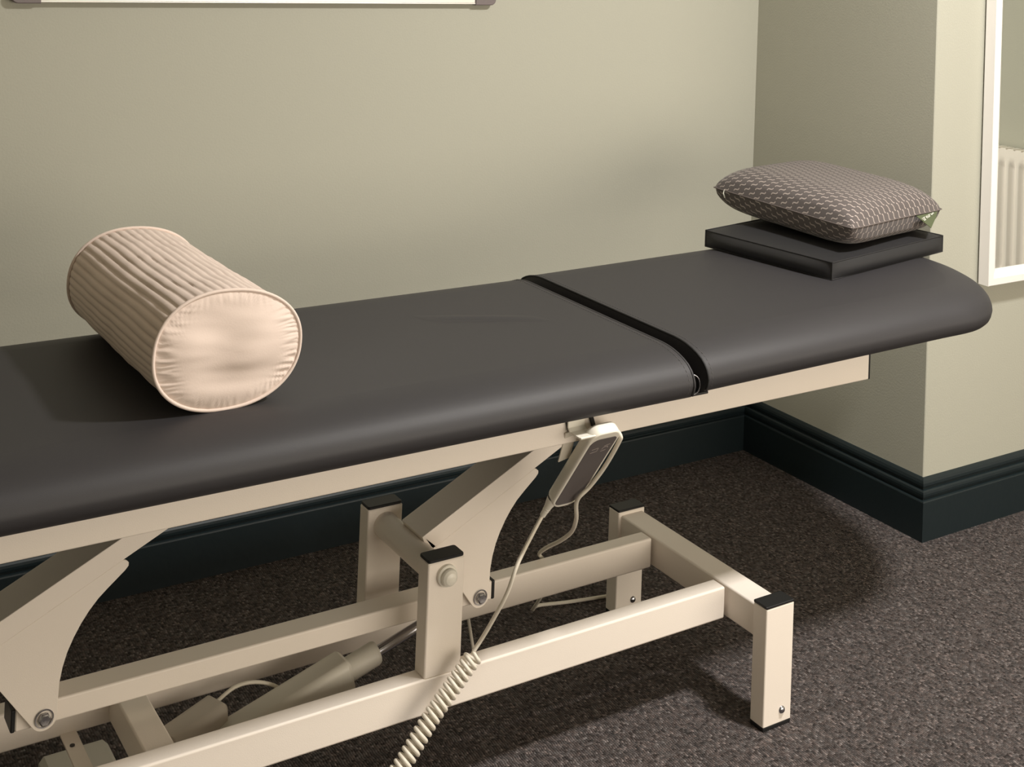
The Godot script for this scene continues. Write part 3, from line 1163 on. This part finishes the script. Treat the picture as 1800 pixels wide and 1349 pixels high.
# ------------------------------------------------------------------ hand control
func hand_control() -> void:
	var o := Vector3(-1.5293, 0.7138, 1.235)          # top left corner of the grey face
	var u := Vector3(1, 0, 0)
	var l := Vector3(0, -0.163, -0.1175).normalized()
	var nf := u.cross(-l).normalized()                 # the face looks forward and down
	if nf.z < 0: nf = -nf
	var t := thing("hand_control", "white hand control with a grey face, hooked on the couch rail, trailing a coiled cord", "remote control", o)
	var xf := Transform3D(Basis(u, -l, nf), Vector3.ZERO)  # local x right, y up along the handset, z out of the face
	# casing: rounded outline, stacked rings for the soft edge
	var outl := []
	var half := 0.0355
	var cx := 0.028
	var cor := [[Vector2(cx + half - 0.022, -0.005), 0.022, 0.0], [Vector2(cx - half + 0.024, -0.007), 0.024, 0.5], [Vector2(cx - half + 0.030, -0.186), 0.030, 1.0], [Vector2(cx + half - 0.030, -0.186), 0.030, 1.5]]
	for q in cor:
		for k in 9:
			var a: float = (q[2] + k / 16.0) * PI
			outl.append(q[0] + Vector2(cos(a), sin(a)) * q[1])
	var cen := Vector2(cx, -0.09)
	var P := []
	for pr in [[0.55, -0.024], [0.80, -0.0236], [0.93, -0.0215], [0.985, -0.017], [1.0, -0.0115], [1.0, -0.006], [0.985, -0.002], [0.955, 0.0008], [0.90, 0.0015], [0.5, 0.0015]]:
		var row := []
		for p in outl + [outl[0]]:
			var d: Vector2 = p - cen
			var kx: float = 1.0 - (1.0 - pr[0]) * 1.0
			var ky: float = 1.0 - (1.0 - pr[0]) * 0.38
			row.append(xf * Vector3(cen.x + d.x * kx, cen.y + d.y * ky, pr[1]))
		P.append(row)
	var s := begin()
	grid(s, P, xf * Vector3(cen.x, cen.y, -0.011), true)
	face(s, P[0].slice(0, -1), -nf)
	face(s, P[P.size() - 1].slice(0, -1), nf)
	var body := part("casing", s, M["white plastic"], t)
	# grey face
	var fp := []
	for q in [[Vector2(cx + 0.0290 - 0.009, -0.0085), 0.009, 0.0], [Vector2(cx - 0.0285 + 0.018, -0.0175), 0.018, 0.5], [Vector2(cx - 0.0285 + 0.014, -0.190), 0.014, 1.0], [Vector2(cx + 0.0275 - 0.024, -0.180), 0.024, 1.5]]:
		for k in 8:
			var a: float = (q[2] + k / 14.0) * PI
			fp.append(q[0] + Vector2(cos(a), sin(a)) * q[1])
	s = begin()
	extrude(s, fp, xf * Transform3D(Basis.IDENTITY, Vector3(0, 0, 0.0010)), 0.0014, 0.0004)
	var pn := part("face_panel", s, M["panel grey"], t)
	# two raised key symbols
	s = begin()
	var z := 0.0024
	for seg in [[0.010, -0.030, 0.024, -0.027], [0.024, -0.027, 0.024, -0.037], [0.024, -0.037, 0.010, -0.040], [0.036, -0.024, 0.048, -0.020], [0.034, -0.034, 0.036, -0.028], [0.036, -0.028, 0.045, -0.026], [0.045, -0.026, 0.047, -0.032], [0.034, -0.040, 0.045, -0.037]]:
		bar(s, xf * Vector3(seg[0], seg[1], z), xf * Vector3(seg[2], seg[3], z), 0.0018, 0.0006, nf, 0.0003, 1)
	part("key_symbols", s, M["icon grey"], pn)
	# hook: a plate down the rail, a bridge forward to the casing
	s = begin()
	var hx0 := -1.560 - o.x
	var hx1 := -1.522 - o.x
	var pr := [Vector2(0.742, 1.1935), Vector2(0.742, 1.196), Vector2(0.728, 1.197), Vector2(0.722, 1.205), Vector2(0.722, 1.2385), Vector2(0.7245, 1.2395)]
	var hk := []
	for p in pr: hk.append(Vector3(0, p.x - o.y, p.y - o.z))
	for k in hk.size() - 1:
		bar(s, hk[k] + Vector3(hx0, 0, 0) + Vector3(0.019, 0, 0), hk[k + 1] + Vector3(hx0, 0, 0) + Vector3(0.019, 0, 0), 0.038, 0.0035, Vector3.UP if absf((hk[k + 1] - hk[k]).normalized().y) < 0.7 else Vector3.BACK, 0.001)
	part("hook", s, M["white plastic"], t)
	s = begin()
	bar(s, Vector3(-1.5500 - o.x, 0.720 - o.y, 1.1945 - o.z), Vector3(-1.5385 - o.x, 0.653 - o.y, 1.158 - o.z), 0.027, 0.003, Vector3.BACK, 0.001)
	part("hook_plate", s, M["cable white"], t)
	for x in [-1.5575, -1.5035]:
		s = begin()
		bar(s, Vector3(x - 0.007 - o.x, 0.7575 - o.y, 1.1925 - o.z), Vector3(x + 0.006 - o.x, 0.7215 - o.y, 1.1925 - o.z), 0.0085, 0.004, Vector3.BACK, 0.001)
		part("rubber_strap", s, M["black plastic"], t)
	# strain relief and coiled cord
	var e0 := xf * Vector3(0.003, -0.198, -0.011)
	var e1 := e0 + (l + Vector3(-0.25, -0.3, 0)).normalized() * 0.045
	s = begin()
	var d := (e1 - e0).normalized()
	lathe(s, [Vector2(0.0115, 0.0), Vector2(0.0095, 0.012), Vector2(0.0072, 0.024), Vector2(0.0076, 0.0255), Vector2(0.0066, 0.029), Vector2(0.0070, 0.031), Vector2(0.0060, 0.036), Vector2(0.0058, 0.045), Vector2(0.0, 0.045)], e0, d, 20)
	part("strain_relief", s, M["white plastic"], t)
	var keys := [e1 - d * 0.01, e1 + d * 0.01, Vector3(-1.6190, 0.4741, 1.14) - o, Vector3(-1.6400, 0.4160, 1.135) - o, Vector3(-1.6560, 0.3620, 1.115) - o, Vector3(-1.6700, 0.3230, 1.10) - o, Vector3(-1.6860, 0.2990, 1.095) - o]
	var pts := curve(keys, 8)
	pts.pop_back()
	# the coil winds round an axis that slopes down to the floor on the left
	var axis := [Vector3(-1.6790, 0.2895, 1.090) - o, Vector3(-1.7180, 0.2520, 1.092) - o, Vector3(-1.7700, 0.2050, 1.097) - o, Vector3(-1.8300, 0.1430, 1.105) - o, Vector3(-1.905, 0.075, 1.115) - o, Vector3(-1.985, 0.022, 1.14) - o, Vector3(-2.08, 0.019, 1.19) - o]
	var ap := curve(axis, 40)
	var turns := 43.0
	var lens := [0.0]
	for k in ap.size() - 1:
		lens.append(lens[k] + (ap[k] as Vector3).distance_to(ap[k + 1]))
	var total: float = lens[lens.size() - 1]
	var m := int(turns * 16)
	var at := 0
	var rr := 0.0138
	for k in m + 1:
		var f := k / float(m)
		var w := total * (f if f > 0.04 else f)
		while at < ap.size() - 2 and lens[at + 1] < w:
			at += 1
		var q: Vector3 = (ap[at] as Vector3).lerp(ap[at + 1], (w - lens[at]) / maxf(lens[at + 1] - lens[at], 1e-6))
		var tg: Vector3 = (ap[mini(at + 2, ap.size() - 1)] - ap[maxi(at - 1, 0)]).normalized()
		var sd := tg.cross(Vector3.UP).normalized()
		var up := sd.cross(tg)
		var a := TAU * turns * f + PI * 0.9
		pts.append(q + (sd * cos(a) + up * sin(a)) * rr)
	s = begin()
	tube(s, pts, 0.0039, 8)
	part("coiled_cord", s, M["cable white"], t)

func power_cable() -> void:
	var s := begin()
	var o := Vector3(-1.5293, 0.7138, 1.235)
	var keys := [Vector3(-1.4660, 0.7220, 1.2120), Vector3(-1.4560, 0.7060, 1.2220), Vector3(-1.4545, 0.6900, 1.2160), Vector3(-1.4580, 0.6320, 1.1800), Vector3(-1.4720, 0.5890, 1.1550), Vector3(-1.4870, 0.5570, 1.1350), Vector3(-1.4474, 0.4927, 1.0800), Vector3(-1.3994, 0.4247, 1.0000), Vector3(-1.3702, 0.3673, 0.9200), Vector3(-1.3460, 0.3159, 0.8400), Vector3(-1.3127, 0.2605, 0.7600), Vector3(-1.2595, 0.2057, 0.7000),
		Vector3(-1.225, 0.12, 0.66), Vector3(-1.20, 0.03, 0.58), Vector3(-1.154, 0.006, 0.533), Vector3(-1.078, 0.005, 0.552), Vector3(-0.985, 0.005, 0.572), Vector3(-0.945, 0.005, 0.580)]
	tube(s, curve(keys, 8), 0.0042, 8)
	var m := part("power_cable", s, M["cable white"], self)
	tag(m, "thin white cable hanging behind the hand control and crossing the carpet behind the base", "cable")

# ------------------------------------------------------------------ wall things
func whiteboard() -> void:
	var t := thing("whiteboard", "wall-mounted whiteboard with a slim metal frame and grey corner caps", "whiteboard", Vector3(-1.686, 1.4385, 0.0))
	var w := 1.317
	var h := 0.92
	var s := begin()
	box(s, Vector3(-w / 2 + 0.012, 0.012, 0.0045), Vector3(w / 2 - 0.012, h - 0.012, 0.0145), 0.001)
	part("board", s, M["board white"], t)
	# frame: a face strip with a raised lip on its outer edge
	for q in [[Vector3(-w / 2 + 0.066, 0.0105, 0), Vector3(w / 2 - 0.066, 0.0105, 0), Vector3.UP], [Vector3(-w / 2 + 0.066, h - 0.0105, 0), Vector3(w / 2 - 0.066, h - 0.0105, 0), Vector3.DOWN], [Vector3(-w / 2 + 0.0105, 0.066, 0), Vector3(-w / 2 + 0.0105, h - 0.066, 0), Vector3.RIGHT], [Vector3(w / 2 - 0.0105, 0.066, 0), Vector3(w / 2 - 0.0105, h - 0.066, 0), Vector3.LEFT]]:
		s = begin()
		var inw: Vector3 = q[2]
		var mid := Vector3(0, 0, 0.0105)
		var vert: bool = absf(inw.x) > 0.5
		var up := Vector3.RIGHT if vert else Vector3.UP
		bar(s, q[0] + mid + inw * 0.0015, q[1] + mid + inw * 0.0015, 0.017, 0.016, up, 0.002)
		bar(s, q[0] + mid - inw * 0.0075, q[1] + mid - inw * 0.0075, 0.020, 0.0045, up, 0.0015)
		part("frame_strip", s, M["aluminium"], t)
	for q in [[-1.0, 0.0], [1.0, 0.0], [-1.0, 1.0], [1.0, 1.0]]:
		s = begin()
		var poly := []
		var L := 0.068
		var r := 0.017
		# an L-shaped cap with one rounded outer corner
		for k in 7:
			var a := PI + PI * 0.5 * k / 6.0
			poly.append(Vector2(r + r * cos(a), r + r * sin(a)))
		poly.append_array([Vector2(L, 0), Vector2(L, 0.0225), Vector2(0.0225, 0.0225), Vector2(0.0225, L), Vector2(0, L)])
		var flip := Transform3D(Basis(Vector3(-q[0], 0, 0), Vector3(0, 1.0 if q[1] < 0.5 else -1.0, 0), Vector3(0, 0, 1)), Vector3(q[0] * (w / 2 + 0.001), -0.0015 if q[1] < 0.5 else h + 0.0015, 0.0005))
		extrude(s, poly, flip, 0.0225, 0.002)
		part("corner_cap", s, M["grey plastic"], t)

func mirror() -> void:
	var x0 := 0.2025
	var w := 0.62
	var y0 := 0.6880
	var h := 1.45
	var t := thing("wall_mirror", "white framed wall mirror on the projecting wall, reflecting a radiator", "mirror", Vector3(x0 + w / 2, y0, 0.7253))
	var fw := 0.040
	var zb := 0.007
	var zf := 0.043
	# profile across the frame: outer side, flat face, slope to the glass
	var pr := [Vector2(0.0, zb), Vector2(0.0, zf - 0.002), Vector2(0.002, zf), Vector2(fw * 0.52, zf), Vector2(fw * 0.60, zf - 0.006), Vector2(fw * 0.95, zf - 0.010), Vector2(fw, zf - 0.016), Vector2(fw, zb)]
	var cs := [Vector2(-w / 2, 0), Vector2(w / 2, 0), Vector2(w / 2, h), Vector2(-w / 2, h)]
	for k in 4:
		var a: Vector2 = cs[k]
		var b: Vector2 = cs[(k + 1) % 4]
		var d := (b - a).normalized()
		var inw := Vector2(-d.y, d.x)
		var s := begin()
		for i in pr.size():
			var p: Vector2 = pr[i]
			var q: Vector2 = pr[(i + 1) % pr.size()]
			var n2 := Vector2(-(q.y - p.y), q.x - p.x).normalized()      # (across, out)
			var n := Vector3(inw.x * n2.x, inw.y * n2.x, n2.y)
			var A0 := a + inw * p.x + d * p.x
			var A1 := a + inw * q.x + d * q.x
			var B0 := b + inw * p.x - d * p.x
			var B1 := b + inw * q.x - d * q.x
			quad(s, Vector3(A0.x, A0.y, p.y), Vector3(B0.x, B0.y, p.y), Vector3(B1.x, B1.y, q.y), Vector3(A1.x, A1.y, q.y), n)
		part("frame_bar", s, M["white gloss paint"], t)
	var s := begin()
	box(s, Vector3(-w / 2 + fw - 0.004, fw - 0.004, 0.018), Vector3(w / 2 - fw + 0.004, h - fw + 0.004, 0.0225), 0.0005)
	part("glass", s, M["mirror glass"], t)
	s = begin()
	box(s, Vector3(-w / 2 + 0.012, 0.012, 0.0), Vector3(w / 2 - 0.012, h - 0.012, 0.0165), 0.0005)
	part("backing_board", s, M["black plastic"], t)

func radiator() -> void:
	var X := 2.2
	var z0 := 1.15
	var z1 := 2.75
	var y0 := 0.16
	var y1 := 0.752
	var t := thing("radiator", "white fluted panel radiator seen reflected in the wall mirror", "radiator", Vector3(X - 0.06, y0, (z0 + z1) / 2))
	var xf := X - 0.085 - t.position.x
	# fluted front panel: pressed channels between flat ribs
	var s := begin()
	var pitch := 0.053
	var nn := int((z1 - z0) / pitch)
	var P := []
	var ys := []
	for k in 41:
		ys.append(k / 40.0)
	for f in ys:
		var row := []
		for k in nn * 10 + 1:
			var z: float = -(z1 - z0) / 2 + k * pitch / 10.0
			var ph := fposmod(k / 10.0, 1.0)
			var y: float = f * (y1 - y0)
			var inset := smoothstep(0.035, 0.060, y) * smoothstep(0.050, 0.075, (y1 - y0) - y)
			var groove := smoothstep(0.18, 0.36, ph) * (1.0 - smoothstep(0.64, 0.82, ph))
			row.append(Vector3(xf + 0.012 * groove * inset, y, z))
		P.append(row)
	grid(s, P, Vector3(0.5, 0.3, 0))
	part("front_panel", s, M["radiator enamel"], t)
	s = begin()
	box(s, Vector3(xf + 0.013, 0.0, -(z1 - z0) / 2), Vector3(xf + 0.02, y1 - y0, (z1 - z0) / 2), 0.001)
	box(s, Vector3(xf + 0.055, 0.0, -(z1 - z0) / 2), Vector3(xf + 0.062, y1 - y0, (z1 - z0) / 2), 0.001)
	part("rear_panel", s, M["radiator enamel"], t)
	for k in 40:
		s = begin()
		var z := -(z1 - z0) / 2 + 0.02 + k * (z1 - z0 - 0.04) / 39.0
		box(s, Vector3(xf + 0.004, y1 - y0 - 0.004, z - 0.0145), Vector3(xf + 0.066, y1 - y0 + 0.004, z + 0.0145), 0.001)
		part("grille_slat", s, M["radiator enamel"], t)
	for z in [-(z1 - z0) / 2 - 0.002, (z1 - z0) / 2 + 0.002]:
		s = begin()
		box(s, Vector3(xf, 0.0, z - 0.002), Vector3(xf + 0.07, y1 - y0 + 0.005, z + 0.002), 0.001)
		part("side_panel", s, M["radiator enamel"], t)
	for z in [-0.5, 0.5]:
		s = begin()
		box(s, Vector3(xf + 0.062, 0.05, z - 0.02), Vector3(0.0590, y1 - y0 - 0.06, z + 0.02), 0.001)
		part("wall_bracket", s, M["radiator enamel"], t)
